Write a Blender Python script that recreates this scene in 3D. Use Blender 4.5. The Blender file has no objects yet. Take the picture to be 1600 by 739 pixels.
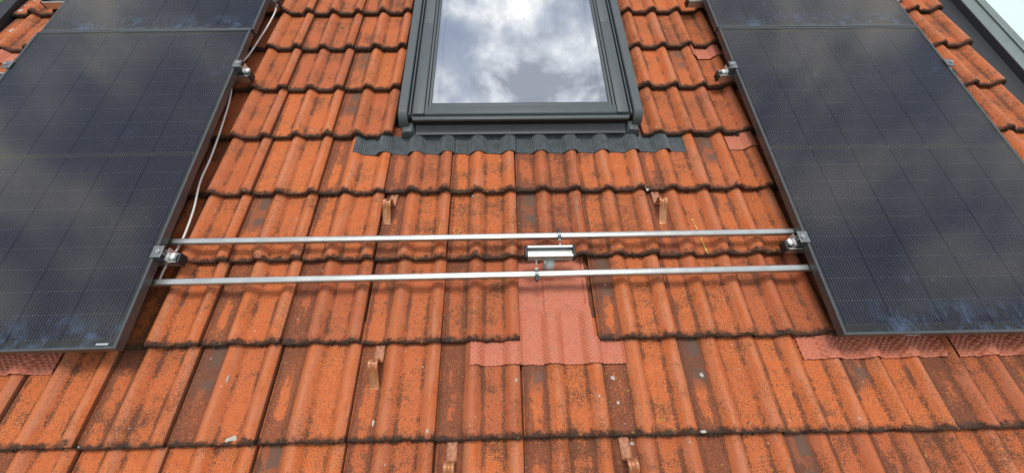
import bpy, bmesh, math, random
from mathutils import Matrix, Vector, noise
random.seed(7)
S = bpy.context.scene
COL = S.collection
R_ = math.radians

# ------------------------------------------------------------------ frame of the roof
# roof coordinates: u across, v up the slope, w out of the slope (metres)
PITCH = R_(30)
M = Matrix.Translation((0, 0, 5.0)) @ Matrix.Rotation(PITCH, 4, 'X')

# ------------------------------------------------------------------ camera
RC = Matrix(((0.9997491, -0.0207280, 0.0084869), (0.0141700, 0.8787661, 0.4770423), (-0.0173461, -0.4768023, 0.8788394)))
cam = bpy.data.cameras.new('camera')
cam.sensor_fit = 'HORIZONTAL'; cam.sensor_width = 36.0; cam.lens = 639.46 / 1600 * 36.0
cam.clip_start = 0.02; cam.clip_end = 2000
camo = bpy.data.objects.new('camera', cam); COL.objects.link(camo)
camo.matrix_world = M @ Matrix.Translation((-0.0542829, -0.0584451, 1.538874)) @ RC.transposed().to_4x4()
S.camera = camo

# ------------------------------------------------------------------ world: blue sky with broken cloud
SUN_EL, SUN_AZ = R_(78), R_(188)
W = bpy.data.worlds.new('World'); S.world = W; W.use_nodes = True
nt = W.node_tree; nt.nodes.clear()
def wn(t, **k):
    n = nt.nodes.new(t)
    for a, b in k.items(): setattr(n, a, b)
    return n
wo = wn('ShaderNodeOutputWorld'); bg = wn('ShaderNodeBackground'); bg.inputs[1].default_value = 0.09
sky = wn('ShaderNodeTexSky', sky_type='NISHITA', sun_disc=False, sun_elevation=SUN_EL, sun_rotation=SUN_AZ)
tc = wn('ShaderNodeTexCoord'); sep = wn('ShaderNodeSeparateXYZ'); nt.links.new(tc.outputs['Generated'], sep.inputs[0])
zc = wn('ShaderNodeMath', operation='MAXIMUM'); zc.inputs[1].default_value = 0.12; nt.links.new(sep.outputs[2], zc.inputs[0])
dx = wn('ShaderNodeMath', operation='DIVIDE'); dy = wn('ShaderNodeMath', operation='DIVIDE')
for d, o in ((dx, 0), (dy, 1)):
    nt.links.new(sep.outputs[o], d.inputs[0]); nt.links.new(zc.outputs[0], d.inputs[1])
cmb = wn('ShaderNodeCombineXYZ'); nt.links.new(dx.outputs[0], cmb.inputs[0]); nt.links.new(dy.outputs[0], cmb.inputs[1]); cmb.inputs[2].default_value = 3.7
def wnoise(sc, det, ro, dist=0.0):
    n = wn('ShaderNodeTexNoise'); n.inputs['Scale'].default_value = sc; n.inputs['Detail'].default_value = det
    n.inputs['Roughness'].default_value = ro; n.inputs['Distortion'].default_value = dist
    nt.links.new(cmb.outputs[0], n.inputs['Vector']); return n.outputs[0]
def wramp(src, stops):
    r = wn('ShaderNodeValToRGB'); nt.links.new(src, r.inputs[0])
    e = r.color_ramp.elements
    while len(e) < len(stops): e.new(0.5)
    for el, (p, c) in zip(e, stops): el.position = p; el.color = (*c, 1)
    return r.outputs[0]
cover = wramp(wnoise(3.4, 10, 0.60, 0.25), [(0.40, (0.15, 0.15, 0.15)), (0.56, (1, 1, 1))])
tone = wramp(wnoise(4.6, 10, 0.60, 0.2), [(0.37, (0.20, 0.23, 0.30)), (0.49, (0.60, 0.64, 0.71)), (0.61, (1.15, 1.15, 1.10))])
tsc = wn('ShaderNodeVectorMath', operation='SCALE'); nt.links.new(tone, tsc.inputs[0]); tsc.inputs[3].default_value = 11.0
mx = wn('ShaderNodeMix', data_type='RGBA'); nt.links.new(cover, mx.inputs[0]); nt.links.new(sky.outputs[0], mx.inputs[6]); nt.links.new(tsc.outputs[0], mx.inputs[7])
nt.links.new(mx.outputs[2], bg.inputs[0]); nt.links.new(bg.outputs[0], wo.inputs[0])

# ------------------------------------------------------------------ sun behind thin cloud
sl = bpy.data.lights.new('sun', 'SUN'); sl.energy = 1.4; sl.angle = R_(16); sl.color = (1.0, 0.96, 0.9)
so = bpy.data.objects.new('sun', sl); COL.objects.link(so)
sd = Vector((math.sin(SUN_AZ) * math.cos(SUN_EL), math.cos(SUN_AZ) * math.cos(SUN_EL), math.sin(SUN_EL)))
so.rotation_euler = sd.to_track_quat('Z', 'Y').to_euler(); so.location = (0, 0, 20)
S.view_settings.view_transform = 'Standard'; S.view_settings.look = 'None'
S.view_settings.exposure = 0.46; S.view_settings.gamma = 1.0; S.view_settings.use_curve_mapping = False
S.render.engine = 'CYCLES'

# ------------------------------------------------------------------ node helper
class NT:
    def __init__(s, name):
        s.m = bpy.data.materials.new(name); s.m.use_nodes = True; s.t = s.m.node_tree; s.t.nodes.clear()
        s.out = s.t.nodes.new('ShaderNodeOutputMaterial')
    def n(s, t, **k):
        x = s.t.nodes.new(t)
        for a, b in k.items(): setattr(x, a, b)
        return x
    def put(s, sock, v):
        if isinstance(v, bpy.types.NodeSocket): s.t.links.new(v, sock)
        elif isinstance(v, (tuple, list)):
            sock.default_value = (*v, 1) if (len(v) == 3 and sock.type == 'RGBA') else v
        else: sock.default_value = v
    def math(s, op, a, b=0.0, c=0.0, clamp=False):
        x = s.n('ShaderNodeMath', operation=op, use_clamp=clamp)
        s.put(x.inputs[0], a); s.put(x.inputs[1], b); s.put(x.inputs[2], c); return x.outputs[0]
    def add(s, *a):
        r = a[0]
        for b in a[1:]: r = s.math('ADD', r, b)
        return r
    def mul(s, *a):
        r = a[0]
        for b in a[1:]: r = s.math('MULTIPLY', r, b)
        return r
    def step(s, v, a, b, to0=0.0, to1=1.0):
        x = s.n('ShaderNodeMapRange', interpolation_type='SMOOTHSTEP')
        s.put(x.inputs[0], v); s.put(x.inputs[1], a); s.put(x.inputs[2], b); s.put(x.inputs[3], to0); s.put(x.inputs[4], to1)
        return x.outputs[0]
    def noise(s, vec, sc, det=3.0, ro=0.5, dist=0.0):
        x = s.n('ShaderNodeTexNoise'); s.put(x.inputs['Vector'], vec); s.put(x.inputs['Scale'], sc)
        s.put(x.inputs['Detail'], det); s.put(x.inputs['Roughness'], ro); s.put(x.inputs['Distortion'], dist); return x.outputs[0]
    def mix(s, f, a, b):
        x = s.n('ShaderNodeMix', data_type='RGBA'); s.put(x.inputs[0], f); s.put(x.inputs[6], a); s.put(x.inputs[7], b); return x.outputs[2]
    def ramp(s, v, stops):
        r = s.n('ShaderNodeValToRGB'); s.put(r.inputs[0], v); e = r.color_ramp.elements
        while len(e) < len(stops): e.new(0.5)
        for el, (p, c) in zip(e, stops): el.position = p; el.color = (*c, 1)
        return r.outputs[0]
    def coord(s, kind='Object'):
        return s.n('ShaderNodeTexCoord').outputs[kind]
    def sep(s, v):
        x = s.n('ShaderNodeSeparateXYZ'); s.put(x.inputs[0], v); return x.outputs
    def attr(s, nm):
        return s.n('ShaderNodeAttribute', attribute_type='OBJECT', attribute_name=nm).outputs['Fac']
    def vadd(s, a, b):
        x = s.n('ShaderNodeVectorMath', operation='ADD'); s.put(x.inputs[0], a); s.put(x.inputs[1], b); return x.outputs[0]
    def vscale(s, a, b):
        x = s.n('ShaderNodeVectorMath', operation='MULTIPLY'); s.put(x.inputs[0], a); s.put(x.inputs[1], b); return x.outputs[0]
    def rnd(s): return s.n('ShaderNodeObjectInfo').outputs['Random']
    def bump(s, h, strength=0.3, dist=0.002):
        x = s.n('ShaderNodeBump'); s.put(x.inputs['Strength'], strength); s.put(x.inputs['Distance'], dist); s.put(x.inputs['Height'], h); return x.outputs[0]
    def bsdf(s, color, rough=0.5, metal=0.0, normal=None, spec=0.5):
        x = s.n('ShaderNodeBsdfPrincipled'); s.put(x.inputs['Base Color'], color); s.put(x.inputs['Roughness'], rough); s.put(x.inputs['Metallic'], metal)
        s.put(x.inputs['Specular IOR Level'], spec)
        if normal is not None: s.put(x.inputs['Normal'], normal)
        return x.outputs[0]
    def done(s, sh): s.t.links.new(sh, s.out.inputs[0]); return s.m

MAT = {}
def simple(name, col, rough, metal=0.0, var=0.12, sc=60.0, spec=0.5, bump=0.0):
    t = NT(name); o = t.coord(); n = t.noise(o, sc, 5, 0.6)
    c = t.mix(t.step(n, 0.3, 0.7), tuple(x * (1 - var) for x in col), tuple(min(1, x * (1 + var)) for x in col))
    r = t.add(rough - 0.06, t.mul(n, 0.12))
    MAT[name] = t.done(t.bsdf(c, r, metal, t.bump(n, bump, 0.001) if bump else None, spec))

# ---- weathered concrete tile
def tile_material():
    t = NT('roof_tile'); o = t.coord(); rn = t.rnd()
    off = t.n('ShaderNodeCombineXYZ'); t.put(off.inputs[0], t.mul(rn, 41.0)); t.put(off.inputs[1], t.mul(rn, 23.0)); t.put(off.inputs[2], t.mul(rn, 71.0))
    p = t.vadd(o, off.outputs[0]); X, Y, Z = t.sep(o)
    big = t.noise(p, 8.0, 4, 0.55); med = t.noise(p, 34.0, 5, 0.62); fin = t.noise(p, 215.0, 4, 0.72); gra = t.noise(p, 560.0, 3, 0.65)
    streak = t.noise(t.vscale(p, (46.0, 5.0, 20.0)), 1.0, 4, 0.6)
    # distance from the nearest roll crest
    d = t.math('ABSOLUTE', t.math('SUBTRACT', t.math('FLOORED_MODULO', t.math('SUBTRACT', X, 0.048), 0.15), 0.075))
    crest = t.step(d, 0.033, 0.020); valley = t.mul(t.step(d, 0.026, 0.034), t.step(d, 0.050, 0.040))
    leftpan = t.mul(t.step(X, 0.0, 0.012), t.step(X, 0.095, 0.078))
    grime = t.attr('grime'); patch = t.attr('patch')
    base = t.ramp(t.add(t.mul(med, 0.6), t.mul(big, 0.4)), [(0.30, (0.46, 0.098, 0.028)), (0.50, (0.64, 0.162, 0.041)), (0.70, (0.70, 0.210, 0.066))])
    base = t.mix(t.mul(crest, t.step(streak, 0.38, 0.62), 0.7), base, (0.60, 0.225, 0.115))
    wide = t.noise(t.n('ShaderNodeNewGeometry').outputs['Position'], 1.7, 3, 0.5)
    rn2 = t.math('FRACT', t.mul(rn, 17.3))
    base = t.mix(t.mul(rn2, rn2, 0.6), base, (0.40, 0.100, 0.044))
    # brown algae film: heavy beside the joint and towards the head of the left pan, leaving clean orange islands
    rim = t.mul(leftpan, grime, t.add(0.10, t.mul(t.step(t.math('ABSOLUTE', t.math('SUBTRACT', X, 0.050)), 0.008, 0.034), 0.24), t.mul(t.step(Y, 0.14, 0.30), 0.20), t.mul(t.step(Y, 0.09, 0.02), 0.12)))
    film = t.add(t.mul(big, 0.55), t.mul(med, 0.38), t.mul(streak, 0.30), t.mul(fin, 0.16), rim, t.mul(t.math('SUBTRACT', wide, 0.5), 0.32), t.mul(t.math('SUBTRACT', rn2, 0.5), 0.09), t.mul(crest, -0.13), t.mul(valley, 0.135))
    film = t.step(film, 0.80, 0.89)
    fcol = t.mix(t.step(med, 0.4, 0.62), (0.125, 0.040, 0.021), (0.235, 0.068, 0.030))
    c = t.mix(t.mul(film, t.add(0.50, t.mul(fin, 0.6))), base, fcol)
    # fine dark speckle of crustose lichen
    sp = t.add(t.mul(fin, 0.72), t.mul(gra, 0.28), t.mul(valley, 0.055), t.mul(t.math('SUBTRACT', med, 0.5), 0.26), t.mul(t.math('SUBTRACT', big, 0.5), 0.42), t.mul(t.math('SUBTRACT', wide, 0.5), 0.2), t.mul(t.math('SUBTRACT', rn, 0.5), 0.06), t.mul(crest, -0.012))
    c = t.mix(t.mul(t.step(sp, 0.52, 0.62), 0.65), c, t.mix(t.step(gra, 0.42, 0.6), (0.075, 0.030, 0.016), (0.20, 0.062, 0.026)))
    pep = t.add(t.noise(p, 250.0, 1.8, 0.55), t.mul(valley, 0.07), t.mul(crest, -0.05), t.mul(t.math('SUBTRACT', big, 0.5), 0.35), t.mul(t.math('SUBTRACT', med, 0.5), 0.25), t.mul(t.math('SUBTRACT', rn, 0.5), 0.08))
    c = t.mix(t.mul(t.step(pep, 0.535, 0.615), 0.80), c, (0.125, 0.042, 0.019))
    # worn bright grains
    c = t.mix(t.mul(t.step(t.add(t.mul(fin, 0.5), t.mul(gra, 0.5)), 0.47, 0.39), 0.45), c, (0.70, 0.27, 0.115))
    # pale grey bloom
    bl = t.mul(t.step(t.add(t.mul(streak, 0.5), t.mul(fin, 0.5)), 0.55, 0.66), t.add(0.14, t.mul(crest, 0.28)))
    c = t.mix(bl, c, (0.44, 0.25, 0.17))
    # grey marks left where metal feet once sat
    px = t.mul(t.step(X, 0.036, 0.042), t.step(X, 0.083, 0.077))
    ye = t.add(Y, t.mul(t.math('SUBTRACT', med, 0.5), 0.03))
    py = t.math('MAXIMUM', t.mul(t.step(ye, 0.262, 0.270), t.step(ye, 0.36, 0.34)), t.mul(t.step(ye, 0.175, 0.183), t.step(ye, 0.222, 0.214)))
    c = t.mix(t.mul(px, py, patch, 0.8), c, (0.15, 0.115, 0.085))
    c = t.mix(t.mul(leftpan, patch, t.step(ye, 0.13, 0.17), 0.55), c, (0.12, 0.058, 0.038))
    # moss and soot along the nose
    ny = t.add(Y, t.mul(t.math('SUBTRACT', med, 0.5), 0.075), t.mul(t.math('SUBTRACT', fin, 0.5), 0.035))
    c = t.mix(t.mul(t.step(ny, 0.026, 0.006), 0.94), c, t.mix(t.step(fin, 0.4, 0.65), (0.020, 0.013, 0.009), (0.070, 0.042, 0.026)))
    jm = t.math('MAXIMUM', t.step(X, 0.0035, 0.0), t.step(X, 0.2950, 0.2968))  # dark side edges: joint dirt, plus painted-in shade of the gap
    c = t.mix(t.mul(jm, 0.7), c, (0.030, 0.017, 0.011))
    # ochre lichen
    och = t.mul(t.step(t.noise(p, 62.0, 3, 0.55), 0.665, 0.69), t.step(big, 0.50, 0.56))
    c = t.mix(t.mul(och, 0.75), c, (0.42, 0.23, 0.04))
    # white lichen dots
    vo = t.n('ShaderNodeTexVoronoi'); t.put(vo.inputs['Vector'], t.vadd(p, t.vscale(o, (0.0, 0.0, 0.0)))); t.put(vo.inputs['Scale'], 42.0)
    vr = t.sep(vo.outputs['Color'])
    dot = t.mul(t.step(t.add(vo.outputs['Distance'], t.mul(fin, 0.10)), 0.20, 0.13), t.step(vr[0], 0.95, 0.96))
    c = t.mix(t.mul(dot, 0.85), c, (0.58, 0.52, 0.44))
    h = t.add(t.mul(fin, 0.8), t.mul(gra, 0.5))
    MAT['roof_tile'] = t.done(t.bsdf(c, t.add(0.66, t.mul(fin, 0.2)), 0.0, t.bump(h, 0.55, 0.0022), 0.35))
tile_material()

def glass_material(name, rough, boost, dirt, ior=1.5, tint=(1, 1, 1)):
    t = NT(name); o = t.coord(); X, Y, Z = t.sep(o); g = t.n('ShaderNodeNewGeometry')
    fr = t.n('ShaderNodeFresnel'); t.put(fr.inputs[0], ior)
    fac = t.math('MINIMUM', t.add(boost, t.mul(fr.outputs[0], 1.0 - boost)), 1.0)
    fac = t.mul(fac, t.math('SUBTRACT', 1.0, g.outputs['Backfacing']))
    gl = t.n('ShaderNodeBsdfGlossy'); t.put(gl.inputs['Roughness'], rough); t.put(gl.inputs['Color'], tint)
    tr = t.n('ShaderNodeBsdfTransparent'); t.put(tr.inputs[0], (0.96, 0.97, 0.97))
    ms = t.n('ShaderNodeMixShader'); t.put(ms.inputs[0], fac); t.put(ms.inputs[1], tr.outputs[0]); t.put(ms.inputs[2], gl.outputs[0])
    sh = ms.outputs[0]
    if dirt:
        n = t.noise(t.vadd(o, (0, 0, 0)), 7.0, 5, 0.6); n2 = t.noise(t.vscale(o, (1.0, 0.55, 1.0)), 26.0, 5, 0.65, 0.6); f = t.noise(o, 160.0, 3, 0.6)
        low = t.step(Y, 0.16, 0.01)
        df = t.add(0.0, t.mul(f, 0.004), t.mul(t.step(t.add(t.mul(n, 0.55), t.mul(n2, 0.45)), 0.58, 0.70), 0.12), t.mul(low, t.step(t.add(t.mul(n, 0.5), t.mul(n2, 0.5)), 0.47, 0.62), 0.24))
        vo = t.n('ShaderNodeTexVoronoi'); t.put(vo.inputs['Vector'], o); t.put(vo.inputs['Scale'], 26.0)
        vr = t.sep(vo.outputs['Color'])
        df = t.add(df, t.mul(t.step(t.add(vo.outputs['Distance'], t.mul(f, 0.1)), 0.16, 0.10), t.step(vr[0], 0.93, 0.95), 0.35))
        di = t.n('ShaderNodeBsdfDiffuse'); t.put(di.inputs[0], (0.22, 0.33, 0.52))
        m2 = t.n('ShaderNodeMixShader'); t.put(m2.inputs[0], t.mul(df, t.math('SUBTRACT', 1.0, g.outputs['Backfacing']))); t.put(m2.inputs[1], sh); t.put(m2.inputs[2], di.outputs[0]); sh = m2.outputs[0]
    MAT[name] = t.done(sh)
glass_material('panel_glass', 0.080, 0.0, True, 1.39, (1.0, 0.92, 0.78))
glass_material('window_glass', 0.0, 0.64, False)

def flashing_material():
    t = NT('red_flashing'); o = t.coord(); n = t.noise(o, 30.0, 5, 0.6); f = t.noise(o, 240.0, 3, 0.6)
    c = t.mix(t.step(n, 0.3, 0.7), (0.56, 0.160, 0.085), (0.67, 0.225, 0.125))
    c = t.mix(t.mul(t.step(t.add(t.mul(n, .6), t.mul(f, .4)), 0.50, 0.62), 0.5), c, (0.26, 0.085, 0.050))
    MAT['red_flashing'] = t.done(t.bsdf(c, 0.48, 0.0, None, 0.5))
flashing_material()
simple('underlay', (0.035, 0.03, 0.028), 0.9)
simple('black_anodised', (0.045, 0.054, 0.057), 0.40, 0.0, 0.15, spec=0.9)
simple('cell', (0.0020, 0.0032, 0.0190), 0.5, 0.0, 0.25, 8, spec=0.2)
simple('backsheet', (0.003, 0.003, 0.004), 0.6)
simple('busbar', (0.18, 0.175, 0.17), 0.5, 0.0, 0.1, spec=0.3)
simple('solder', (0.26, 0.25, 0.23), 0.4, 0.2, 0.1)
simple('aluminium', (0.58, 0.58, 0.55), 0.32, 0.85, 0.06, 20)
simple('clamp_metal', (0.22, 0.24, 0.24), 0.38, 0.75, 0.1)
simple('brushed_aluminium', (0.46, 0.47, 0.455), 0.48, 0.6, 0.08)
simple('galvanised', (0.52, 0.54, 0.52), 0.5, 0.15, 0.08)
simple('steel', (0.72, 0.72, 0.70), 0.35, 0.7, 0.08)
simple('black_plastic', (0.018, 0.018, 0.020), 0.5)
simple('window_grey', (0.084, 0.098, 0.102), 0.52, 0.0, 0.06, 25)
simple('flashing_grey', (0.085, 0.092, 0.098), 0.5, 0.1, 0.08, 25)
simple('window_gasket', (0.012, 0.012, 0.013), 0.6)
simple('lead_apron', (0.088, 0.101, 0.105), 0.58, 0.0, 0.2, 30)
simple('blind', (0.80, 0.80, 0.80), 0.8, 0, 0.02)
simple('white_paint', (0.82, 0.82, 0.80), 0.5, 0, 0.03)
simple('copper', (0.62, 0.275, 0.135), 0.34, 0.45, 0.15, 50)
simple('worn_copper', (0.44, 0.19, 0.10), 0.65, 0.1, 0.35, 120)
simple('cable', (0.78, 0.77, 0.72), 0.45, 0, 0.05)
simple('moss', (0.036, 0.026, 0.016), 0.95, 0, 0.6, 200)
simple('lichen', (0.50, 0.46, 0.39), 0.9, 0, 0.2, 300)
simple('chalk', (0.62, 0.38, 0.08), 0.9, 0, 0.2, 200)
simple('dark_trim', (0.012, 0.013, 0.017), 0.5, 0.0, 0.1)
simple('grey_frame', (0.20, 0.24, 0.22), 0.4, 0.2, 0.06, 12)
simple('mint_panel', (0.70, 0.86, 0.79), 0.25, 0, 0.02, 4)
simple('label_print', (0.40, 0.44, 0.46), 0.5, 0, 0.1)
def grass_material():
    t = NT('grass'); o = t.coord(); n = t.noise(o, 0.8, 6, 0.65); f = t.noise(o, 9.0, 4, 0.7)
    c = t.mix(t.step(t.add(t.mul(n, 0.5), t.mul(f, 0.5)), 0.36, 0.62), (0.06, 0.10, 0.018), (0.16, 0.22, 0.045))
    MAT['grass'] = t.done(t.bsdf(c, 0.9, 0, t.bump(f, 0.6, 0.05), 0.2))
grass_material()

# ------------------------------------------------------------------ mesh helpers
def mesh_from(name, verts, faces, smooth=False):
    me = bpy.data.meshes.new(name); me.from_pydata(verts, [], faces); me.update()
    if smooth: me.polygons.foreach_set('use_smooth', [True] * len(me.polygons))
    return me
def link(name, me, mat, parent=None, loc=None, rz=0.0):
    o = bpy.data.objects.new(name, me); COL.objects.link(o)
    if me is not None and mat is not None and len(me.materials) == 0: me.materials.append(MAT[mat])
    if parent is not None:
        o.parent = parent
        if loc is not None: o.location = loc
        if rz: o.rotation_euler = (0, 0, rz)
    else:
        o.matrix_world = M @ Matrix.Translation(loc or (0, 0, 0)) @ Matrix.Rotation(rz, 4, 'Z')
    return o
def tag(o, label, cat, group=None):
    o['label'] = label; o['category'] = cat
    if group: o['group'] = group
    return o
def thing(name, label, cat, loc, rz=0.0, group=None):
    return tag(link(name, None, None, None, loc, rz), label, cat, group)

class MB:
    """collects pieces of ONE mesh"""
    def __init__(s): s.bm = bmesh.new()
    def box(s, x0, x1, y0, y1, z0, z1, bev=0.0, seg=2):
        t = bmesh.new(); bmesh.ops.create_cube(t, size=1.0)
        for v in t.verts:
            v.co = Vector(((x0 + x1) / 2 + v.co.x * (x1 - x0), (y0 + y1) / 2 + v.co.y * (y1 - y0), (z0 + z1) / 2 + v.co.z * (z1 - z0)))
        if bev: bmesh.ops.bevel(t, geom=t.edges[:], offset=bev, segments=seg, affect='EDGES', profile=0.5)
        return s._join(t)
    def prism(s, poly, a0, a1, axis='y', bev=0.0):
        """closed polygon in the two other axes, extruded along axis"""
        t = bmesh.new()
        def mk(p, a): return {'y': (p[0], a, p[1]), 'x': (a, p[0], p[1]), 'z': (p[0], p[1], a)}[axis]
        A = [t.verts.new(mk(p, a0)) for p in poly]; B = [t.verts.new(mk(p, a1)) for p in poly]; n = len(poly)
        t.faces.new(A); t.faces.new(list(reversed(B)))
        for i in range(n): t.faces.new((A[i], B[i], B[(i + 1) % n], A[(i + 1) % n]))
        bmesh.ops.recalc_face_normals(t, faces=t.faces[:])
        if bev: bmesh.ops.bevel(t, geom=t.edges[:], offset=bev, segments=2, affect='EDGES', profile=0.5)
        return s._join(t)
    def cyl(s, p0, p1, r, n=16, r2=None):
        t = bmesh.new(); p0, p1 = Vector(p0), Vector(p1); d = p1 - p0
        bmesh.ops.create_cone(t, cap_ends=True, segments=n, radius1=r, radius2=r if r2 is None else r2, depth=d.length)
        bmesh.ops.transform(t, matrix=Matrix.Translation((p0 + p1) / 2) @ d.to_track_quat('Z', 'Y').to_matrix().to_4x4(), verts=t.verts[:])
        return s._join(t)
    def _join(s, t):
        me = bpy.data.meshes.new('tmp'); t.to_mesh(me); t.free(); s.bm.from_mesh(me); bpy.data.meshes.remove(me); return s
    def build(s, name, mat, parent=None, loc=None, rz=0.0, smooth=False):
        me = bpy.data.meshes.new(name); s.bm.to_mesh(me); s.bm.free()
        if smooth:
            me.polygons.foreach_set('use_smooth', [True] * len(me.polygons))
            me.set_sharp_from_angle(angle=R_(38))
        return link(name, me, mat, parent, loc, rz)
def sweep(path, r, n=10, closed_ends=True):
    """round tube along a polyline of Vectors"""
    V, F = [], []; up = Vector((0, 0, 1)); P = [Vector(p) for p in path]
    for i, p in enumerate(P):
        d = (P[min(i + 1, len(P) - 1)] - P[max(i - 1, 0)]).normalized()
        a = d.cross(up); a = a.normalized() if a.length > 1e-4 else Vector((1, 0, 0)); b = d.cross(a)
        for k in range(n):
            an = 2 * math.pi * k / n; V.append(p + a * (r * math.cos(an)) + b * (r * math.sin(an)))
    for i in range(len(P) - 1):
        for k in range(n): F.append((i * n + k, i * n + (k + 1) % n, (i + 1) * n + (k + 1) % n, (i + 1) * n + k))
    if closed_ends: F.append(tuple(reversed(range(n)))); F.append(tuple((len(P) - 1) * n + k for k in range(n)))
    return V, F
def smoothpath(pts, sub=8):
    P = [Vector(p) for p in pts]; out = []
    for i in range(len(P) - 1):
        p0, p1, p2, p3 = P[max(i - 1, 0)], P[i], P[i + 1], P[min(i + 2, len(P) - 1)]
        for k in range(sub):
            t = k / sub
            out.append(0.5 * ((2 * p1) + (p2 - p0) * t + (2 * p0 - 5 * p1 + 4 * p2 - p3) * t * t + (3 * p1 - p0 - 3 * p2 + p3) * t ** 3))
    out.append(P[-1]); return out

# ------------------------------------------------------------------ ground
def ground():
    V, F = [], []; n = 60; s = 300.0
    for j in range(n + 1):
        for i in range(n + 1):
            a, b = (i / n * 2 - 1), (j / n * 2 - 1); x = math.copysign(abs(a) ** 2.2, a) * s; y = math.copysign(abs(b) ** 2.2, b) * s
            d = max(0.0, -x - 7.0); z = min(26.0, 0.42 * d) + 0.6 * noise.noise(Vector((x * .05, y * .05, 0)))
            V.append((x, y, z))
    for j in range(n):
        for i in range(n): k = j * (n + 1) + i; F.append((k, k + 1, k + n + 2, k + n + 1))
    o = bpy.data.objects.new('ground', mesh_from('ground', V, F, True)); COL.objects.link(o); o.data.materials.append(MAT['grass']); o['kind'] = 'structure'
ground()

# ------------------------------------------------------------------ tiled roof
G, TW, STEP = 0.338, 0.30, 0.027
ROWV = {-2: -0.674, -1: -0.337, 0: 0.0, 1: 0.335, 2: 0.684, 3: 1.017, 4: 1.357, 5: 1.689, 6: 2.018, 7: 2.345, 8: 2.675, 9: 3.005}
PAN, ROLL = -0.013, 0.030
def prof(x):
    h = 0.0
    for c in (0.123, 0.273):
        d = abs(x - c) / 0.0365
        if d < 1: h = max(h, ROLL * (0.5 + 0.5 * math.cos(math.pi * d)) ** 0.60)
    if x < 0.02: h += 0.0035 * math.exp(-((x - 0.010) / 0.004) ** 2)
    return h
def row_of(v):
    r = -2
    for k, a in ROWV.items():
        if a <= v: r = max(r, k)
    return r
def top(u, v, r=None):
    r = row_of(v) if r is None else r
    return PAN + prof(u % TW) - STEP * (v - ROWV[r]) / G

XS = [0.0, 0.006, 0.010, 0.014, 0.020, 0.052, 0.084, 0.090, 0.096, 0.102, 0.108, 0.115, 0.123, 0.131, 0.138, 0.144, 0.150, 0.156, 0.162, 0.198, 0.232, 0.240, 0.246, 0.252, 0.258, 0.265, 0.273, 0.281, 0.288, 0.2935, 0.2972]
YS = [0.0, 0.0035, 0.010, 0.03, 0.10, 0.18, 0.26, 0.34, 0.42]
def tile_mesh(seed, cut=None):
    rs = Vector((seed * 3.1, seed * 7.7, 0)); V, F = [], []
    xs = [x for x in XS if cut is None or x > cut]
    if cut is not None: xs = [cut] + xs
    nx = len(xs)
    def z(x, y): return PAN + prof(x) - STEP * y / G
    rows = []
    def ring(f): rows.append(len(V)); V.extend(f(x) for x in xs)
    nz = lambda x, s: noise.noise(rs + Vector((x * s, 0, 0)))
    cc, cs = 0.03 + 0.24 * ((seed * 0.37) % 1.0), (0.010 if seed in (2, 5, 6) else 0.0)
    chip = lambda x: cs * math.exp(-((x - cc) / 0.011) ** 2) * (1 + 0.5 * nz(x, 300))
    ring(lambda x: (x, 0.42, z(x, 0.42) - 0.012))
    ring(lambda x: (x, 0.010, z(x, 0.010) - 0.019))
    ring(lambda x: (x, 0.003 + 0.002 * nz(x, 90), z(x, 0) - 0.0205 + 0.0015 * nz(x, 130)))
    ring(lambda x: (x, 0.6 * chip(x) + 0.0022 * nz(x + 1, 110), z(x, 0) - 0.013))
    for y in YS:
        if y == 0.0: ring(lambda x: (x, 0.0005 + chip(x) + 0.0022 * nz(x + 2, 100), z(x, 0) - 0.0045 + 0.001 * nz(x, 120)))
        elif y < 0.02: ring(lambda x, y=y: (x, y + chip(x) * 1.15, z(x, y) - (0.0010 if y < 0.005 else 0) + 0.0008 * nz(x + 3 + y * 9, 110)))
        else: ring(lambda x, y=y: (x, y, z(x, y)))
    for a, b in zip(rows[:-1], rows[1:]):
        for i in range(nx - 1): F.append((a + i, a + i + 1, b + i + 1, b + i))
    # right and left flanks, head
    m = len(rows)
    F.append(tuple(r + nx - 1 for r in rows)); F.append(tuple(r for r in reversed(rows)))
    F.append(tuple(rows[-1] + i for i in range(nx)) + tuple(rows[0] + i for i in reversed(range(nx))))
    # water lip that lies under the neighbour's roll
    if cut is None:
        b = len(V)
        for y in (0.004, 0.42):
            zz = PAN - STEP * y / G; V.extend([(-0.034, y, zz - .018), (-0.001, y, zz - .018), (-0.001, y, zz - .0175), (-0.010, y, zz - .0175), (-0.012, y, zz - .009), (-0.018, y, zz - .009), (-0.020, y, zz - .014), (-0.034, y, zz - .010)])
        F += [tuple(range(b, b + 8)), tuple(reversed(range(b + 8, b + 16)))] + [(b + i, b + (i + 1) % 8, b + 8 + (i + 1) % 8, b + 8 + i) for i in range(8)]
    me = mesh_from('roof_tile', V, F)
    bm = bmesh.new(); bm.from_mesh(me); bmesh.ops.recalc_face_normals(bm, faces=[f for f in bm.faces]); bm.to_mesh(me); bm.free()
    me.polygons.foreach_set('use_smooth', [True] * len(me.polygons)); me.set_sharp_from_angle(angle=R_(50))
    return me
roof = thing('tiled_roof', 'weathered orange concrete tiled roof slope under the panels and the skylight', 'roof', (0, 0, 0))
TILES = [tile_mesh(s) for s in range(9)]
CUT = tile_mesh(11, 0.048)
PATCH = {(0, 2): 1, (2, 0): 1, (0, 0): .8, (-4, 2): 1, (-4, 0): .9, (1, 1): .9, (3, 3): .9, (3, -1): 1, (-3, -1): 1, (4, 0): .9, (-3, 5): .7, (-3, 4): .9, (3, 5): .7, (-3, 2): 0, (-7, 0): .9}
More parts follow.
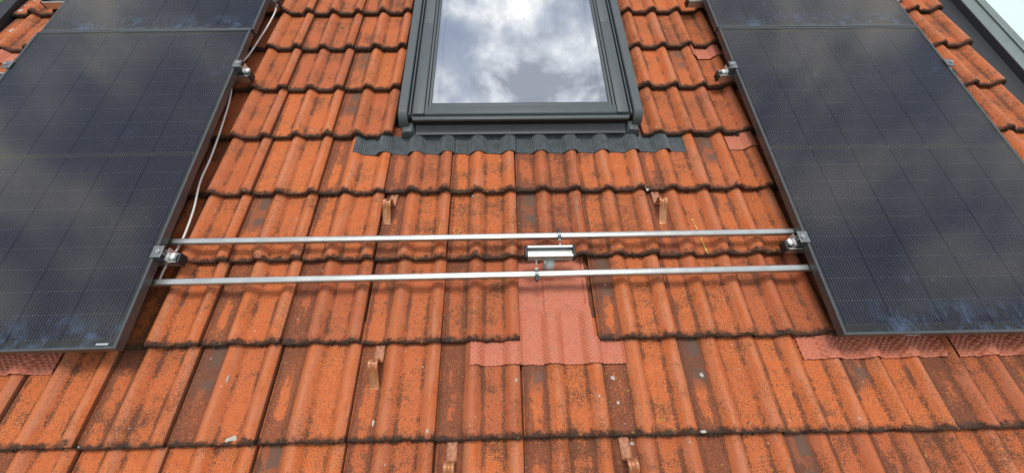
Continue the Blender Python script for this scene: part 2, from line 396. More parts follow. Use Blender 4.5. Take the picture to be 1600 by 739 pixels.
GRIME = {(-3, 0): 1, (-3, 1): .9, (-2, 0): .8, (-1, 0): 1.05, (0, 0): .8, (1, 0): .9, (2, 0): 1, (-4, 1): .8, (1, 1): 1.1, (-4, 0): 1, (-2, 3): .9, (-3, 3): 1, (2, 3): .9, (2, 2): 1, (-1, -1): 1, (1, -1): 1, (2, -1): 1, (-2, 2): .8}
rg = random.Random(4); tile_spots = []
for r in range(-2, 10):
    for k in range(-10, 9):
        if r >= 4 and -2 <= k <= 1: continue
        if (k, r) == (0, 1): continue
        me = CUT if (r >= 4 and k == 2) else TILES[rg.randrange(9)]
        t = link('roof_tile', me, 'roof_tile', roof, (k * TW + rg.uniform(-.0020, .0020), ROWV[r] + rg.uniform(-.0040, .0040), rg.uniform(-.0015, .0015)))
        t.rotation_euler = (rg.uniform(-.004, .004), rg.uniform(-.006, .006), rg.uniform(-.006, .006))
        lower = 0.65 if r < 4 else 0.3
        t['grime'] = float(GRIME.get((k, r), rg.uniform(0.0, 0.9) * lower)); t['patch'] = float(PATCH.get((k, r), 0.0))
        tile_spots.append((k, r))
mb = MB(); mb.box(-3.0, 2.7, -0.7, 1.30, -0.12, -0.075); mb.box(-3.0, -0.60, 1.30, 3.4, -0.12, -0.075); mb.box(0.66, 2.7, 1.30, 3.4, -0.12, -0.075)
mb.build('roof_deck', 'underlay', roof)
# moss clumps on the noses, lichen crusts on the faces
def blobs():
    base = bmesh.new(); bmesh.ops.create_icosphere(base, subdivisions=1, radius=1.0)
    bv = [v.co.copy() for v in base.verts]; bf = [tuple(v.index for v in f.verts) for f in base.faces]; base.free()
    V, F = [], []; g = random.Random(9)
    for k, r in tile_spots:
        if r < -1 or r > 8: continue
        n = g.choice((14, 26, 38, 50, 64))
        for _ in range(n):
            x = g.uniform(0.006, 0.294)
            if r >= 4 and k == 2 and x < .05: continue
            s = g.uniform(0.0016, 0.0044) * (1.5 if g.random() < .10 else 1)
            c = Vector((k * TW + x, ROWV[r] + g.uniform(-.001, .004), PAN + prof(x) - g.uniform(0.002, 0.023)))
            b = len(V); st = g.uniform(.8, 2.2)
            for q in bv: V.append((c.x + q.x * s * st * g.uniform(.8, 1.2), c.y + q.y * s * g.uniform(.8, 1.2), c.z + q.z * s * g.uniform(.8, 1.2)))
            F.extend(tuple(b + i for i in f) for f in bf)
    o = link('moss_clumps', mesh_from('moss_clumps', V, F, True), 'moss', roof); o['kind'] = 'stuff'
    V, F = [], []
    def crust(u, v, s, asp=1.0, ring=False):
        r = row_of(v); n = 9; b = len(V); ph = g.uniform(0, 6)
        V.append((u, v, top(u, v, r) + 0.0012))
        for q in (0.55, 1.0):
            for i in range(n):
                a = 2 * math.pi * i / n + ph; rr = s * q * g.uniform(.65, 1.2); uu = u + rr * math.cos(a); vv = v + rr * math.sin(a) * asp
                V.append((uu, vv, top(uu, vv, r) + (0.0010 if q < 1 else 0.0004)))
        for i in range(n):
            F.append((b, b + 1 + i, b + 1 + (i + 1) % n)); F.append((b + 1 + i, b + 1 + n + i, b + 1 + n + (i + 1) % n, b + 1 + (i + 1) % n))
    for k, r in tile_spots:
        if r < -1 or r > 8: continue
        if k <= -8 and r >= 5:
            for _ in range(14):
                x, y = g.uniform(.02, .11), g.uniform(.02, .3); crust(k * TW + x, ROWV[r] + y, g.uniform(.005, .014), 1.4)
        for _ in range(g.choice((0, 0, 1, 1, 2, 4))):
            x = g.choice((g.uniform(.03, .27), g.gauss(.12, .03), g.gauss(.26, .015))); x = min(.285, max(.02, x))
            y = g.choice((g.uniform(.015, .3), g.uniform(.012, .05)))
            if r >= 4 and k == 2 and x < .06: continue
            crust(k * TW + x, ROWV[r] + y, g.uniform(.0014, .0036) * (1.5 if g.random() < .1 else 1), g.uniform(.8, 1.9))
    for u, v, s, a in ((0.371, 0.494, 0.012, 1.1), (0.366, 0.481, 0.009, 1.2), (-0.985, 0.022, 0.016, .6), (-0.95, 0.030, .012, .6), (-1.0, 0.018, .012, .6), (-.955, .052, .007, 1.6), (-1.06, .215, .003, 5), (0.335, .195, .007, 1.3), (.34, .11, .006, 1.3), (.665, .20, .008, 1), (-.2, 1.0, .006, 1), (-.02, .19, .005, 1.4), (-.52, .06, .005, 2.4), (.62, .01, .012, .5), (1.92, .02, .012, .6), (.36, -.03, .008, 1.2), (.375, -.02, .007, 1), (.60, 1.02, .012, .9)):
        crust(u, v, s, a)
    o = link('lichen_crusts', mesh_from('lichen_crusts', V, F, True), 'lichen', roof); o['kind'] = 'stuff'
blobs()
# yellow chalk strokes on the tiles
def stroke(pts, w, nm='chalk_mark'):
    P = smoothpath([(a, b, 0) for a, b in pts], 10); V, F = [], []; g = random.Random(3)
    for i, p in enumerate(P):
        d = (P[min(i + 1, len(P) - 1)] - P[max(i - 1, 0)]).normalized(); n = Vector((-d.y, d.x, 0))
        for sgn in (-1, 1):
            q = p + n * (w * sgn * g.uniform(.5, 1.1)); V.append((q.x, q.y, top(q.x, q.y) + 0.0012))
    for i in range(len(P) - 1):
        if g.random() < .1: continue
        F.append((2 * i, 2 * i + 1, 2 * i + 3, 2 * i + 2))
    link(nm, mesh_from(nm, V, F), 'chalk', roof)
stroke([(0.783, 0.868), (0.792, 0.81), (0.796, 0.765), (0.803, 0.70), (0.806, 0.688)], 0.0045)
stroke([(-0.267, 0.80), (-0.278, 0.825), (-0.262, 0.838), (-0.25, 0.82), (-0.262, 0.803), (-0.25, 0.79), (-0.248, 0.765)], 0.0016)
stroke([(-0.333, 0.845), (-0.336, 0.79), (-0.342, 0.755)], 0.0018)

# ------------------------------------------------------------------ verge trims and the pale canopy on the right
mb = MB(); mb.prism([(-3.012, -0.10), (-3.012, 0.004), (-3.085, 0.012), (-3.10, -0.10)], -0.7, 3.4, 'y', 0.003)
tag(mb.build('verge_trim', 'dark_trim', smooth=True), 'black verge trim along the left tile edge above the lawn', 'trim')
mb = MB(); mb.prism([(2.703, -0.06), (2.703, -0.030), (2.815, -0.020), (2.818, 0.016), (2.826, 0.016), (2.830, -0.06)], -0.7, 3.4, 'y', 0.002)
tag(mb.build('verge_flashing', 'dark_trim', smooth=True), 'dark metal verge flashing beside the right tile edge', 'flashing')
can = thing('canopy', 'pale mint canopy with grey frame beyond the dark right verge flashing', 'canopy', (2.86, 0.6, -0.04))
mb = MB(); mb.prism([(0.0, -0.02), (0.0, 0.0), (0.10, 0.030), (0.10, -0.05)], 0, 2.9, 'y', 0.004); mb.build('side_frame', 'grey_frame', can, smooth=True)
mb = MB(); mb.prism([(0.103, 0.0), (0.103, 0.036), (0.108, 0.040), (0.148, 0.040), (0.152, 0.036), (0.152, 0.0)], 0, 2.9, 'y'); mb.build('edge_strip', 'grey_frame', can, smooth=True)
mb = MB(); mb.box(0.155, 1.9, 0.0, 2.9, 0.0, 0.030, 0.004); mb.build('panel_sheet', 'mint_panel', can, smooth=True)

# ------------------------------------------------------------------ skylight
WX, WV = 0.033, 1.385
sk = thing('skylight_window', 'grey framed roof window reflecting clouds between the two panel columns', 'window', (WX, WV, 0.0))
WL = 1.62
sk.scale = (1.012, 1, 1)
def side_cover(sg):
    # flat cover strip with a rounded lower end, outer cheek dropping to the tiles
    V, F = [], []
    path = [(WL, 0.085), (0.06, 0.085)]
    for i in range(1, 9):
        a = i / 8 * math.pi / 2; path.append((0.06 - 0.055 * math.sin(a), 0.085 - 0.055 * (1 - math.cos(a))))
    path.append((0.004, 0.012))
    n = len(path)
    for (y, z) in path:
        for x, dz in ((0.590, -0.07 if z > .05 else -0.02), (0.590, -0.004), (0.586, 0), (0.549, 0), (0.546, -0.004), (0.546, -0.03 if z > .05 else -0.01)):
            V.append((sg * x, y, z + dz))
    for i in range(n - 1):
        for k in range(5): F.append((i * 6 + k, i * 6 + k + 1, (i + 1) * 6 + k + 1, (i + 1) * 6 + k))
    me = mesh_from('side_cover', V, F); bm = bmesh.new(); bm.from_mesh(me); bmesh.ops.recalc_face_normals(bm, faces=bm.faces[:])
    if bm.faces[2].normal.z < 0: bmesh.ops.reverse_faces(bm, faces=bm.faces[:])
    bmesh.ops.solidify(bm, geom=bm.faces[:], thickness=0.0015); bm.to_mesh(me); bm.free()
    me.polygons.foreach_set('use_smooth', [True] * len(me.polygons)); me.set_sharp_from_angle(angle=R_(35))
    link('side_cover', me, 'window_grey', sk)
    a, b = (0.5445, 0.522)
    m = MB(); m.box(min(sg * a, sg * b), max(sg * a, sg * b), 0.03, WL, 0.02, 0.052); m.build('recess', 'window_gasket', sk)
    m = MB(); m.box(min(sg * .5415, sg * .5335), max(sg * .5415, sg * .5335), 0.035, WL, 0.053, 0.068, 0.001); m.build('gutter_rib', 'window_grey', sk)
    m = MB(); m.box(min(sg * .5205, sg * .466), max(sg * .5205, sg * .466), 0.030, 0.72, 0.02, 0.080, 0.003); m.build('sash_side', 'window_grey', sk, smooth=True)
    m = MB(); m.box(min(sg * .5205, sg * .466), max(sg * .5205, sg * .466), 0.7225, WL, 0.02, 0.0785, 0.003); m.build('sash_side', 'window_grey', sk, smooth=True)
    m = MB(); m.box(min(sg * .4635, sg * .452), max(sg * .4635, sg * .452), 0.062, WL, 0.02, 0.073, 0.0015); m.build('glazing_bead', 'window_grey', sk, smooth=True)
    m = MB(); m.box(min(sg * .4495, sg * .438), max(sg * .4495, sg * .438), 0.078, WL, 0.02, 0.066, 0.0015); m.build('glazing_bead', 'window_grey', sk, smooth=True)
    m = MB(); m.box(min(sg * .4375, sg * .416), max(sg * .4375, sg * .416), 0.112, WL - .05, -0.012, 0.045); m.build('inner_lining', 'white_paint', sk)
    # corner piece of the flashing below the cover
    m = MB(); m.prism([(sg * .588, -0.018), (sg * .575, 0.020), (sg * .530, 0.024), (sg * .515, -0.006), (sg * .515, -0.03), (sg * .588, -0.03)], -0.030, 0.030, 'y', 0.003); m.build('corner_flashing', 'window_grey', sk, smooth=True)
for sg in (-1, 1): side_cover(sg)
m = MB(); m.box(-.5205, .5205, -0.002, 0.0185, 0.058, 0.072, 0.003); m.build('bottom_lip', 'window_grey', sk, smooth=True)
m = MB(); m.box(-.5205, .5205, 0.0195, 0.027, 0.02, 0.066); m.build('gasket_strip', 'window_gasket', sk)
m = MB(); m.box(-.520, .520, 0.012, 0.019, 0.0, 0.057); m.build('sash_underside', 'window_gasket', sk)
m = MB(); m.prism([(0.0285, 0.02), (0.0285, 0.070), (0.034, 0.076), (0.082, 0.078), (0.085, 0.02)], -.4645, .4645, 'x', 0.002); m.build('bottom_rail', 'window_grey', sk, smooth=True)
m = MB(); m.box(-.4505, .4505, 0.0855, 0.090, 0.02, 0.060); m.build('gasket_strip', 'window_gasket', sk)
m = MB(); m.box(-.4370, .4370, 0.091, 0.112, 0.02, 0.068, 0.002); m.build('glazing_bead', 'window_grey', sk, smooth=True)
m = MB(); m.box(-.4372, .4372, 0.1125, WL - .02, 0.052, 0.056); m.build('glass_pane', 'window_glass', sk)
m = MB(); m.box(-.4155, .4155, 0.113, WL - .05, -0.012, -0.004); m.build('blind', 'blind', sk)
m = MB(); m.box(-.59, .59, 0.10, WL, -0.11, -0.02); m.build('frame_base', 'window_gasket', sk)
# sheet below the sash, falling to the tiles
m = MB(); m.prism([(0.0115, -0.004), (0.0115, 0.020), (-0.004, 0.012), (-0.022, 0.004), (-0.032, 0.002), (-0.032, -0.002)], -.513, .513, 'x'); m.build('lower_flashing', 'flashing_grey', sk, smooth=True)
# pleated apron draped over the tiles
def apron():
    V, F = [], []; u0, u1, v0, v1 = -0.770, 0.834, 1.252, 1.372; nu = 802; nv = 12
    sm = lambda u, v: max(PAN + prof((u + d) % TW) for d in (-.008, -.004, 0, .004, .008)) - STEP * (v - ROWV[3]) / G
    for j in range(nv + 1):
        for i in range(nu + 1):
            u = u0 + (u1 - u0) * i / nu; f = j / nv; v = v0 + (v1 - v0) * f + 0.004 * math.sin(u * 41.9 + .4) * (1 - f)
            z = sm(u, min(v, 1.355)) + 0.004 + 0.0014 * math.sin(2 * math.pi * u / 0.0080) + 0.002 * noise.noise(Vector((u * 9, v * 20, 1)))
            if -0.56 < u < 0.63: z = z * (1 - .55 * max(0, f - .55)) + 0.004 * max(0, f - .5)
            V.append((u - WX, v - WV, z))
    for j in range(nv):
        for i in range(nu): k = j * (nu + 1) + i; F.append((k, k + 1, k + nu + 2, k + nu + 1))
    me = mesh_from('pleated_apron', V, F); bm = bmesh.new(); bm.from_mesh(me); bmesh.ops.solidify(bm, geom=bm.faces[:], thickness=0.002); bm.to_mesh(me); bm.free()
    link('pleated_apron', me, 'lead_apron', sk)
apron()

# ------------------------------------------------------------------ red embossed flashing sheets
def sheet(name, label, rects, zf, group='red embossed flashing sheets', res=0.0022, pitch=0.0115):
    """rects: (u0,u1,v0,v1); one continuous grid, cells outside every rect are left out"""
    u0 = min(r[0] for r in rects); u1 = max(r[1] for r in rects); v0 = min(r[2] for r in rects); v1 = max(r[3] for r in rects)
    nu, nv = int((u1 - u0) / res), int((v1 - v0) / res); idx = {}; V, F = [], []
    def inside(u, v): return any(a <= u <= b and c + 0.004 * noise.noise(Vector((u * 22, 3, c))) <= v <= d for a, b, c, d in rects)
    def vert(i, j):
        if (i, j) not in idx:
            u, v = u0 + i * res, v0 + j * res
            pa, pb = abs(((u + v) * .7071 / pitch) % 1.0 - .5) * 2, abs(((u - v) * .7071 / pitch) % 1.0 - .5) * 2
            e = 0.0042 * (pitch / 0.0115) * min(1.0, 1.7 * min(pa, pb)) + 0.0022 * noise.noise(Vector((u * 14, v * 14, 2)))
            idx[i, j] = len(V); V.append((u - u0, v - v0, zf(u, v) + e))
        return idx[i, j]
    for j in range(nv):
        for i in range(nu):
            if inside(u0 + (i + .5) * res, v0 + (j + .5) * res): F.append((vert(i, j), vert(i + 1, j), vert(i + 1, j + 1), vert(i, j + 1)))
    me = mesh_from(name, V, F); bm = bmesh.new(); bm.from_mesh(me); bmesh.ops.solidify(bm, geom=bm.faces[:], thickness=0.0012); bm.to_mesh(me); bm.free()
    me.polygons.foreach_set('use_smooth', [True] * len(me.polygons))
    return tag(link(name, me, 'red_flashing', None, (u0, v0, 0)), label, 'flashing', group)
def drape(row, lift=0.0035, soft=1.0):
    def f(u, v): return max(PAN + soft * prof((u + d) % TW) for d in (-.006, -.003, 0, .003, .006)) - STEP * (v - ROWV[row]) / G + lift
    return f
d0 = drape(0, 0.0030)
def tz(u, v):
    a = d0(u, v)
    if v <= 0.335: return a
    f = min(1.0, max(0.0, (v - 0.425) / 0.06)); f = f * f * (3 - 2 * f)
    bx = u % TW
    k = min(1.0, max(0.0, (u - 0.096) / 0.006)); b = -0.027 + 0.008 * k * k * (3 - 2 * k) - 0.004 * min(1.0, max(0.0, (u - 0.13) / 0.12)) - STEP * (v - .335) / G
    c = a * (1 - f) + b * f
    return c
sheet('flashing_sheet', 'pink red embossed T-shaped flashing filling a missing tile under the bracket', [(-0.012, 0.280, 0.30, 0.70), (-0.190, 0.392, 0.246, 0.345)], tz)
sheet('flashing_sheet', 'wide red embossed flashing under the lower left corner of the right panel', [(1.065, 1.600, 0.246, 0.345)], d0, pitch=0.0155)
sheet('flashing_sheet', 'red embossed flashing under the right panel at the right picture edge', [(1.660, 2.16, 0.246, 0.345)], drape(0, 0.0045), pitch=0.0155)
sheet('flashing_sheet', 'red embossed flashing peeking out under the lower edge of the left panel', [(-2.25, -1.712, 0.246, 0.345)], d0, pitch=0.0155)
sheet('flashing_sheet', 'small red flashing tucked under a tile beside the upper right panel joint', [(1.030, 1.42, 1.925, 2.030)], drape(5))
sheet('flashing_sheet', 'small red flashing beside the right panel level with the window apron', [(1.060, 1.45, 1.262, 1.368)], drape(3))
sheet('flashing_sheet', 'small red flashing at the left picture edge beside the left panel', [(-2.90, -2.50, 1.93, 2.030)], drape(5))

# ------------------------------------------------------------------ solar panels
PW, PL, PT = 1.134, 1.722, 0.035
CW, CH = 0.1815, 0.0905; MX, MY = 0.0195, 0.0385; GX, GY, GM = 0.0012, 0.0012, 0.020
def cell_mesh():
    a, b, c, t = CW - GX * 2.2, CH - GY, 0.004, 0.0004
    pl = [(0, 0), (a, 0), (a, b - c), (a - c, b), (c, b), (0, b - c)]
    V = [(x, y, -t) for x, y in pl] + [(x, y, 0) for x, y in pl]
    F = [tuple(range(6, 12)), tuple(reversed(range(6)))] + [(i, (i + 1) % 6, 6 + (i + 1) % 6, 6 + i) for i in range(6)]
    return mesh_from('solar_cell', V, F)
CELL = cell_mesh()
def cell_y(r): return MY + r * CH + (GM if r >= 9 else 0.0)
def strips():
    V, F = [], []
    def q(x0, x1, y0, y1, z0, z1):
        b = len(V); V.extend([(x0, y0, z0), (x1, y0, z0), (x1, y1, z0), (x0, y1, z0), (x0, y0, z1), (x1, y0, z1), (x1, y1, z1), (x0, y1, z1)])
        F.extend([(b + 4, b + 5, b + 6, b + 7), (b, b + 1, b + 5, b + 4), (b + 1, b + 2, b + 6, b + 5), (b + 2, b + 3, b + 7, b + 6), (b + 3, b, b + 4, b + 7)])
    for c in range(6):
        for k in range(16):
            x = MX + c * CW + (k + 1.0) * CW / 17
            for h in (0, 9): q(x - .00036, x + .00036, cell_y(h), cell_y(h + 8) + CH - GY, 0.0, 0.0004)
    a = mesh_from('busbar_wires', V, F); V, F = [], []
    for c in range(6):
        for k in range(16):
            x = MX + c * CW + (k + 1.0) * CW / 17
            for r in range(18): q(x - .0010, x + .0010, cell_y(r) - .0013, cell_y(r) + .0010, 0.0, 0.0006)
    for c in range(7):
        q(MX + c * CW - .002, MX + c * CW + .001, cell_y(9) - GM / 2 - .002, cell_y(9) - GM / 2 + .002, 0.0, 0.0006)
    b = mesh_from('solder_pads', V, F)
    return a, b
WIRES, PADS = strips()
def frame_meshes():
    out = []
    lip = 0.0105
    for (x0, x1, y0, y1) in ((0, lip, 0, PL), (PW - lip, PW, 0, PL), (lip + .0002, PW - lip - .0002, 0, lip), (lip + .0002, PW - lip - .0002, PL - lip, PL)):
        m = MB(); m.box(x0, x1, y0, y1, -PT, 0, 0.0012, 1); me = bpy.data.meshes.new('frame_bar'); m.bm.to_mesh(me); m.bm.free(); out.append(me)
    return out
FR = frame_meshes()
def one(x0, x1, y0, y1, z0, z1, nm):
    m = MB(); m.box(x0, x1, y0, y1, z0, z1); me = bpy.data.meshes.new(nm); m.bm.to_mesh(me); m.bm.free(); return me
GLASS = one(0.011, PW - 0.011, 0.011, PL - 0.011, -0.0042, -0.0012, 'glass'); BACK = one(0.011, PW - 0.011, 0.011, PL - 0.011, -0.0095, -0.0062, 'backsheet')
def panel(label, u, v, w, rz, lab=()):
    p = thing('solar_panel', label, 'solar panel', (u, v, w), rz, 'black solar panels on the roof')
    for me in FR: link('frame_bar', me, 'black_anodised', p)
    link('glass', GLASS, 'panel_glass', p); bk = link('backsheet', BACK, 'backsheet', p)
    for c in range(6):
        for r in range(18): link('solar_cell', CELL, 'cell', p, (MX + c * CW + GX, cell_y(r), -0.0055))
    o = link('busbar_wires', WIRES, 'busbar', p, (0, 0, -0.0053)); o['kind'] = 'stuff'
    o = link('solder_pads', PADS, 'solder', p, (0, 0, -0.0051)); o['kind'] = 'stuff'
    for x0, x1, y0, y1, z0, z1 in lab:
        m = MB(); m.box(x0, x1, y0, y1, z0, z1); m.build('sticker', 'label_print', p)
    return p
rzl = 0.0116
lx, ly = -1.400 - PW * math.cos(rzl), 0.302 - PW * math.sin(rzl)
ux, uy = lx - PL * math.sin(rzl) + 0.012, ly + PL * math.cos(rzl) + 0.0045
panel('black solar panel at left, its lower edge above the red flashing', lx, ly, 0.1076, rzl, [(PW - 0.072, PW - 0.030, 0.0135, 0.0205, -0.0010, -0.0006)])
panel('black solar panel in the upper left corner, above the left panel', ux, uy, 0.1070, rzl - 0.004)
panel('black solar panel at right with bluish stains along its lower edge', 1.1526, 0.3045, 0.0999, 0.0003, [(0.235, 0.285, -0.0006, -0.0001, -0.026, -0.012)])
panel('black solar panel in the upper right, above the right panel', 1.1480, 2.0315, 0.0995, 0.0003)

# ------------------------------------------------------------------ mounting rails with end caps, clamps
def rail(label, ua, ub, v, w, cap_a=True, cap_b=True):
    """C-profile, open upwards, running along u; w = top"""
    t = thing('mounting_rail', label, 'rail', (ua, v, w), 0, 'aluminium mounting rails'); L = ub - ua; H = 0.040; b = 0.020
    pl = [(-b, -H), (b, -H), (b, 0), (b - .0075, 0), (b - .0075, -.003), (b - .003, -.003), (b - .003, -.022), (-b + .003, -.022), (-b + .003, -.003), (-b + .0075, -.003), (-b + .0075, 0), (-b, 0)]
    m = MB(); m.prism(pl, 0.0, L, 'x'); m.build('profile', 'aluminium', t)
    for on, x0, x1 in ((cap_a, -0.010, -0.0004), (cap_b, L + .0004, L + 0.010)):
        if on:
            m = MB(); m.box(x0, x1, -b - .0015, b + .0015, -H - .001, 0.0015, 0.003); m.build('end_cap', 'black_plastic', t, smooth=True)
    return t
RW = 0.0645
rail('lowest rail stub poking out right of the left panel, black end cap', -2.72, -1.352, 0.668, RW)
rail('middle rail stub poking out right of the left panel by the white cable', -2.70, -1.372, 1.724, RW)
rail('topmost rail stub of the left panels, at the upper picture edge', -2.745, -1.385, 2.36, RW)
rail('lowest rail stub poking out left of the right panel, black end cap', 1.100, 2.36, 0.684, RW)
rail('middle rail stub poking out left of the right panel', 1.088, 2.345, 1.701, RW)
rail('topmost rail stub of the right panels, at the upper picture edge', 1.072, 2.36, 2.345, RW)
def clamp(label, u, v, w, sg):
    """end clamp gripping a frame edge at u; sg=+1 when the free side is at +u"""
    t = thing('end_clamp', label, 'clamp', (u, v, w), 0, 'panel end clamps')
    m = MB(); m.box(min(-sg * .012, sg * .026), max(-sg * .012, sg * .026), -.025, .025, .0012, .0052, .0008); m.build('plate', 'clamp_metal', t)
    m = MB(); m.box(min(sg * .0012, sg * .0045), max(sg * .0012, sg * .0045), -.025, .025, -.030, .0010); m.build('web', 'clamp_metal', t)
    m = MB(); m.box(min(sg * .005, sg * .026), max(sg * .005, sg * .026), -.0248, .0248, -.0345, -.0308); m.build('foot', 'clamp_metal', t)
    m = MB(); m.cyl((sg * .015, 0, -.052), (sg * .015, 0, .0055), .004, 10); m.cyl((sg * .015, 0, .0054), (sg * .015, 0, .0125), .0068, 16); bo = m.build('bolt', 'steel', t, smooth=True)
    m = MB(); m.cyl((sg * .015, 0, .0126), (sg * .015, 0, .0129), .0034, 6); m.build('hex_socket', 'window_gasket', bo)
    m = MB(); m.box(min(sg * .030, sg * .047), max(sg * .030, sg * .047), -.011, .011, -.046, -.0335, .002); m.box(min(sg * .033, sg * .040), max(sg * .033, sg * .040), -.015, .015, -.045, -.0365, .001); m.build('channel_nut', 'white_paint', t)
    m = MB(); m.box(min(sg * .0275, sg * .0290), max(sg * .0275, sg * .0290), -.027, .027, -.050, -.018); m.build('wire_clip', 'steel', t)
pe = lambda v: -1.400 - math.tan(rzl) * (v - .302)
clamp('end clamp on the left panel frame, between the two tubes', pe(.668) , 0.672, 0.1076, 1)
clamp('end clamp high on the right edge of the left panel by the cable', pe(1.724), 1.742, 0.1076, 1)
clamp('end clamp on the right panel frame, between the two tubes', 1.1526, 0.700, 0.0999, -1)
clamp('end clamp high on the left edge of the right panel', 1.1526, 1.716, 0.0999, -1)
clamp('end clamp on the far right edge of the right panel', 1.1526 + PW, 1.722, 0.0999, 1)
clamp('end clamp on the far left edge of the left panel', pe(1.724) - PW, 1.745, 0.1076, -1)

# ------------------------------------------------------------------ two tubes spanning between the panels
def pipe(label, a, b, r):
    n = 20; a, b = Vector(a), Vector(b); d = b - a; L = d.length; rz = math.atan2(d.y, d.x)
    t = thing('aluminium_tube', label, 'tube', a, rz, 'aluminium tubes between the panels')
    V, F = [], []; prof_ = []
    for k in range(n):
        an = 2 * math.pi * k / n; c, s = math.cos(an), math.sin(an); e = 0.40
        prof_.append((r * math.copysign(abs(c) ** e, c), r * math.copysign(abs(s) ** e, s)))
    ns = 40
    for i in range(ns + 1):
        x = L * i / ns; sag = -0.004 * math.sin(math.pi * i / ns)
        for (y, z) in prof_: V.append((x, y, z + sag + d.z * i / ns))
    for i in range(ns):
        for k in range(n): F.append((i * n + k, i * n + (k + 1) % n, (i + 1) * n + (k + 1) % n, (i + 1) * n + k))
    F.append(tuple(reversed(range(n)))); F.append(tuple(ns * n + k for k in range(n)))
    me = mesh_from('tube', V, F); bm = bmesh.new(); bm.from_mesh(me); bmesh.ops.recalc_face_normals(bm, faces=bm.faces[:]); bm.to_mesh(me); bm.free()
    me.polygons.foreach_set('use_smooth', [True] * len(me.polygons)); me.set_sharp_from_angle(angle=R_(50))
    link('tube', me, 'aluminium', t)
pipe('upper silver tube between the panels, above the small bracket', (-1.75, 0.7455, 0.048), (1.50, 0.7545, 0.048), 0.0125)
pipe('lower silver tube between the panels, crossing the pink flashing', (-1.75, 0.566, 0.048), (1.50, 0.590, 0.048), 0.0130)

# ------------------------------------------------------------------ bracket in the middle
bk = thing('tube_bracket', 'short aluminium rail bracket with black end caps holding both tubes', 'bracket', (0.124, 0.657, 0.098))
m = MB(); b = 0.024; H = 0.040
m.prism([(-b, -H), (b, -H), (b, 0), (b - .009, 0), (b - .009, -.003), (b - .003, -.003), (b - .003, -.020), (-b + .003, -.020), (-b + .003, -.003), (-b + .009, -.003), (-b + .009, 0), (-b, 0)], -0.089, 0.089, 'x'); m.build('profile', 'brushed_aluminium', bk)
for s in (-1, 1):
    m = MB(); m.box(min(s * .0894, s * .102), max(s * .0894, s * .102), -b - .002, b + .002, -H - .001, .0025, .004); m.build('end_cap', 'black_plastic', bk, smooth=True)
def hook_strap():
    pts = smoothpath([(-.018, -.041), (-.034, -.046), (-.046, -.060), (-.046, -.085), (-.032, -.106), (0.0, -.116), (.05, -.116)], 6); V, F = [], []
    for p in pts:
        for x in (-.017, .017): V.append((x, p.x, p.y))
    for i in range(len(pts) - 1): F.append((2 * i, 2 * i + 1, 2 * i + 3, 2 * i + 2))
    me = mesh_from('roof_hook', V, F, True); bm = bmesh.new(); bm.from_mesh(me); bmesh.ops.solidify(bm, geom=bm.faces[:], thickness=.005); bm.to_mesh(me); bm.free()
    link('roof_hook', me, 'galvanised', bk)
hook_strap()
def clip(x, y, dy):
    z = -0.050
    m = MB(); m.cyl((x, y - .8 * dy, z + .004), (x, 0.02 * (1 if dy > 0 else -1), z + .018), .0042, 10); m.build('threaded_rod', 'steel', bk, smooth=True)
    # ring band around the tube
    V, F = [], []; n = 24
    for k in range(n):
        a = 2 * math.pi * k / n
        for rr in (.0155, .0185):
            for xx in (-.008, .008): V.append((x + xx, y + rr * math.cos(a), z + rr * math.sin(a)))
    for k in range(n):
        a, c = k * 4, ((k + 1) % n) * 4
        F += [(a, a + 1, c + 1, c), (a + 2, c + 2, c + 3, a + 3), (a, c, c + 2, a + 2), (a + 1, a + 3, c + 3, c + 1)]
    me = mesh_from('pipe_clip', V, F); bm = bmesh.new(); bm.from_mesh(me); bmesh.ops.recalc_face_normals(bm, faces=bm.faces[:]); bm.to_mesh(me); bm.free()
    link('pipe_clip', me, 'clamp_metal', bk)
    s = 1 if dy > 0 else -1
    m = MB(); m.cyl((x, y - s * .0185, z + .002), (x, y - s * .027, z + .005), .0065, 6); m.build('nut', 'steel', bk)
    m = MB(); m.box(x - .005, x + .005, y + s * .017, y + s * .027, z - .006, z + .010, .001); m.cyl((x - .008, y + s * .022, z + .003), (x + .008, y + s * .022, z + .003), .003, 8); m.build('clip_screw', 'black_plastic', bk)
clip(0.047, 0.094, .05)
clip(-0.055, -0.078, -.05)

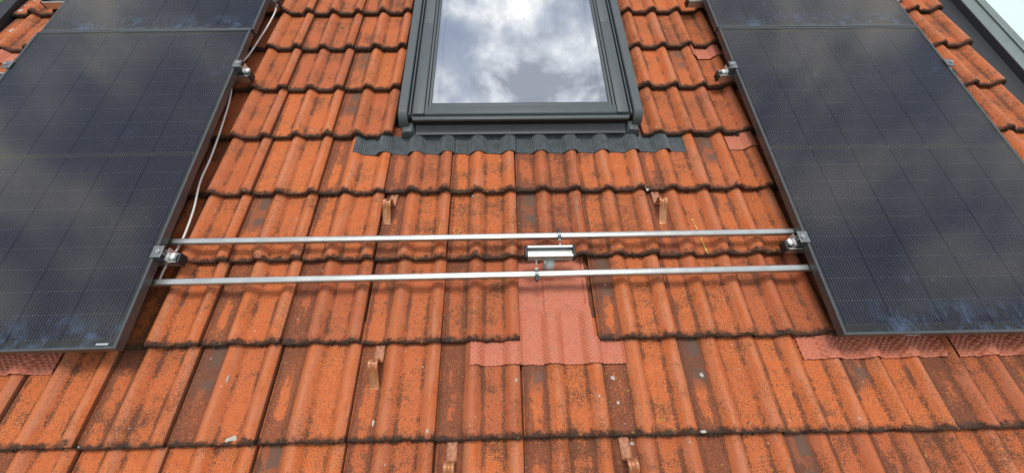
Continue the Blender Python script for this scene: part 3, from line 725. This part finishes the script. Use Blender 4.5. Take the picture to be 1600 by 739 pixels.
# ------------------------------------------------------------------ copper coloured snow stops
def snow_stop(label, u, v, row, lean):
    t = thing('snow_stop', label, 'snow stop', (u, v, top(u, v - .05, row)), 0, 'copper coloured snow stops'); t.rotation_euler.rotate_axis('Z', lean)
    hw = .0180
    def band(nm, pts, mat, rib=0.0, w0=hw):
        V, F = [], []; cols = [-w0, -w0 * .55, -w0 * .25, 0, w0 * .25, w0 * .55, w0]; n = len(cols)
        for i, p in enumerate(pts):
            a, c = pts[max(i - 1, 0)], pts[min(i + 1, len(pts) - 1)]; d = (c - a).normalized(); nn = Vector((-d.y, d.x))
            if nn.y < 0: nn = -nn
            f = i / (len(pts) - 1); rr = rib * max(0.0, math.sin(math.pi * min(1, max(0, (f - .12) / .62))))
            for k, x in enumerate(cols):
                h = rr * (.9, 1.0, -.3, -1.3, -.3, 1.0, .9)[k]
                V.append((x, p.x + nn.x * h, p.y + nn.y * h))
        for i in range(len(pts) - 1):
            for k in range(n - 1): F.append((i * n + k, i * n + k + 1, (i + 1) * n + k + 1, (i + 1) * n + k))
        me = mesh_from(nm, V, F, True); bm = bmesh.new(); bm.from_mesh(me); bmesh.ops.recalc_face_normals(bm, faces=bm.faces[:]); bmesh.ops.solidify(bm, geom=bm.faces[:], thickness=.0022); bm.to_mesh(me); bm.free()
        return link(nm, me, mat, t)
    band('mounting_strip', [Vector((.07, .004)), Vector((.0, .0045)), Vector((-.030, .0055)), Vector((-.034, .0058))], 'worn_copper')
    pts = [Vector((p.x, p.y)) for p in smoothpath([(-.030, .009, 0), (-.034, .022, 0), (-.031, .044, 0), (-.036, .060, 0), (-.048, .067, 0), (-.062, .062, 0), (-.074, .048, 0), (-.100, .024, 0), (-.124, .0070, 0), (-.129, .0050, 0), (-.168, .0045, 0)], 6)]
    band('bent_strap', pts, 'copper', .0055)
snow_stop('copper snow stop left of the skylight apron, above the upper tube', -0.562, 0.990, 2, -.12)
snow_stop('copper snow stop right below the skylight, above the upper tube at right', 0.645, 0.982, 2, .05)
snow_stop('copper snow stop left of the pink T-shaped flashing', -0.532, 0.300, 0, -.02)
snow_stop('copper snow stop left of centre at the lower picture edge', -0.244, -0.030, -1, -.03)
snow_stop('copper snow stop right of centre at the lower picture edge', 0.346, -0.034, -1, .08)

# ------------------------------------------------------------------ white cable along the left panel
cp = smoothpath([(-1.43, 2.40, .020), (-1.397, 2.31, .030), (-1.405, 2.17, .030), (-1.425, 2.03, .030), (-1.440, 1.90, .035), (-1.465, 1.79, .048), (-1.470, 1.735, .055), (-1.458, 1.66, .034), (-1.440, 1.55, .030), (-1.425, 1.35, .028), (-1.420, 1.20, .026), (-1.418, 1.06, .030), (-1.400, .92, .026), (-1.394, .80, .026), (-1.398, .74, .026), (-1.412, .68, .022), (-1.424, .64, .020), (-1.427, .600, .018), (-1.434, .578, .012), (-1.47, .572, .010), (-1.56, .57, .010)], 8)
V, F = sweep(cp, .0042, 10)
tag(link('white_cable', mesh_from('white_cable', [(a.x + 1.43, a.y - .5, a.z) for a in V], F, True), 'cable', None, (-1.43, .5, 0)), 'thin white cable hanging along the right edge of the left panels', 'cable')
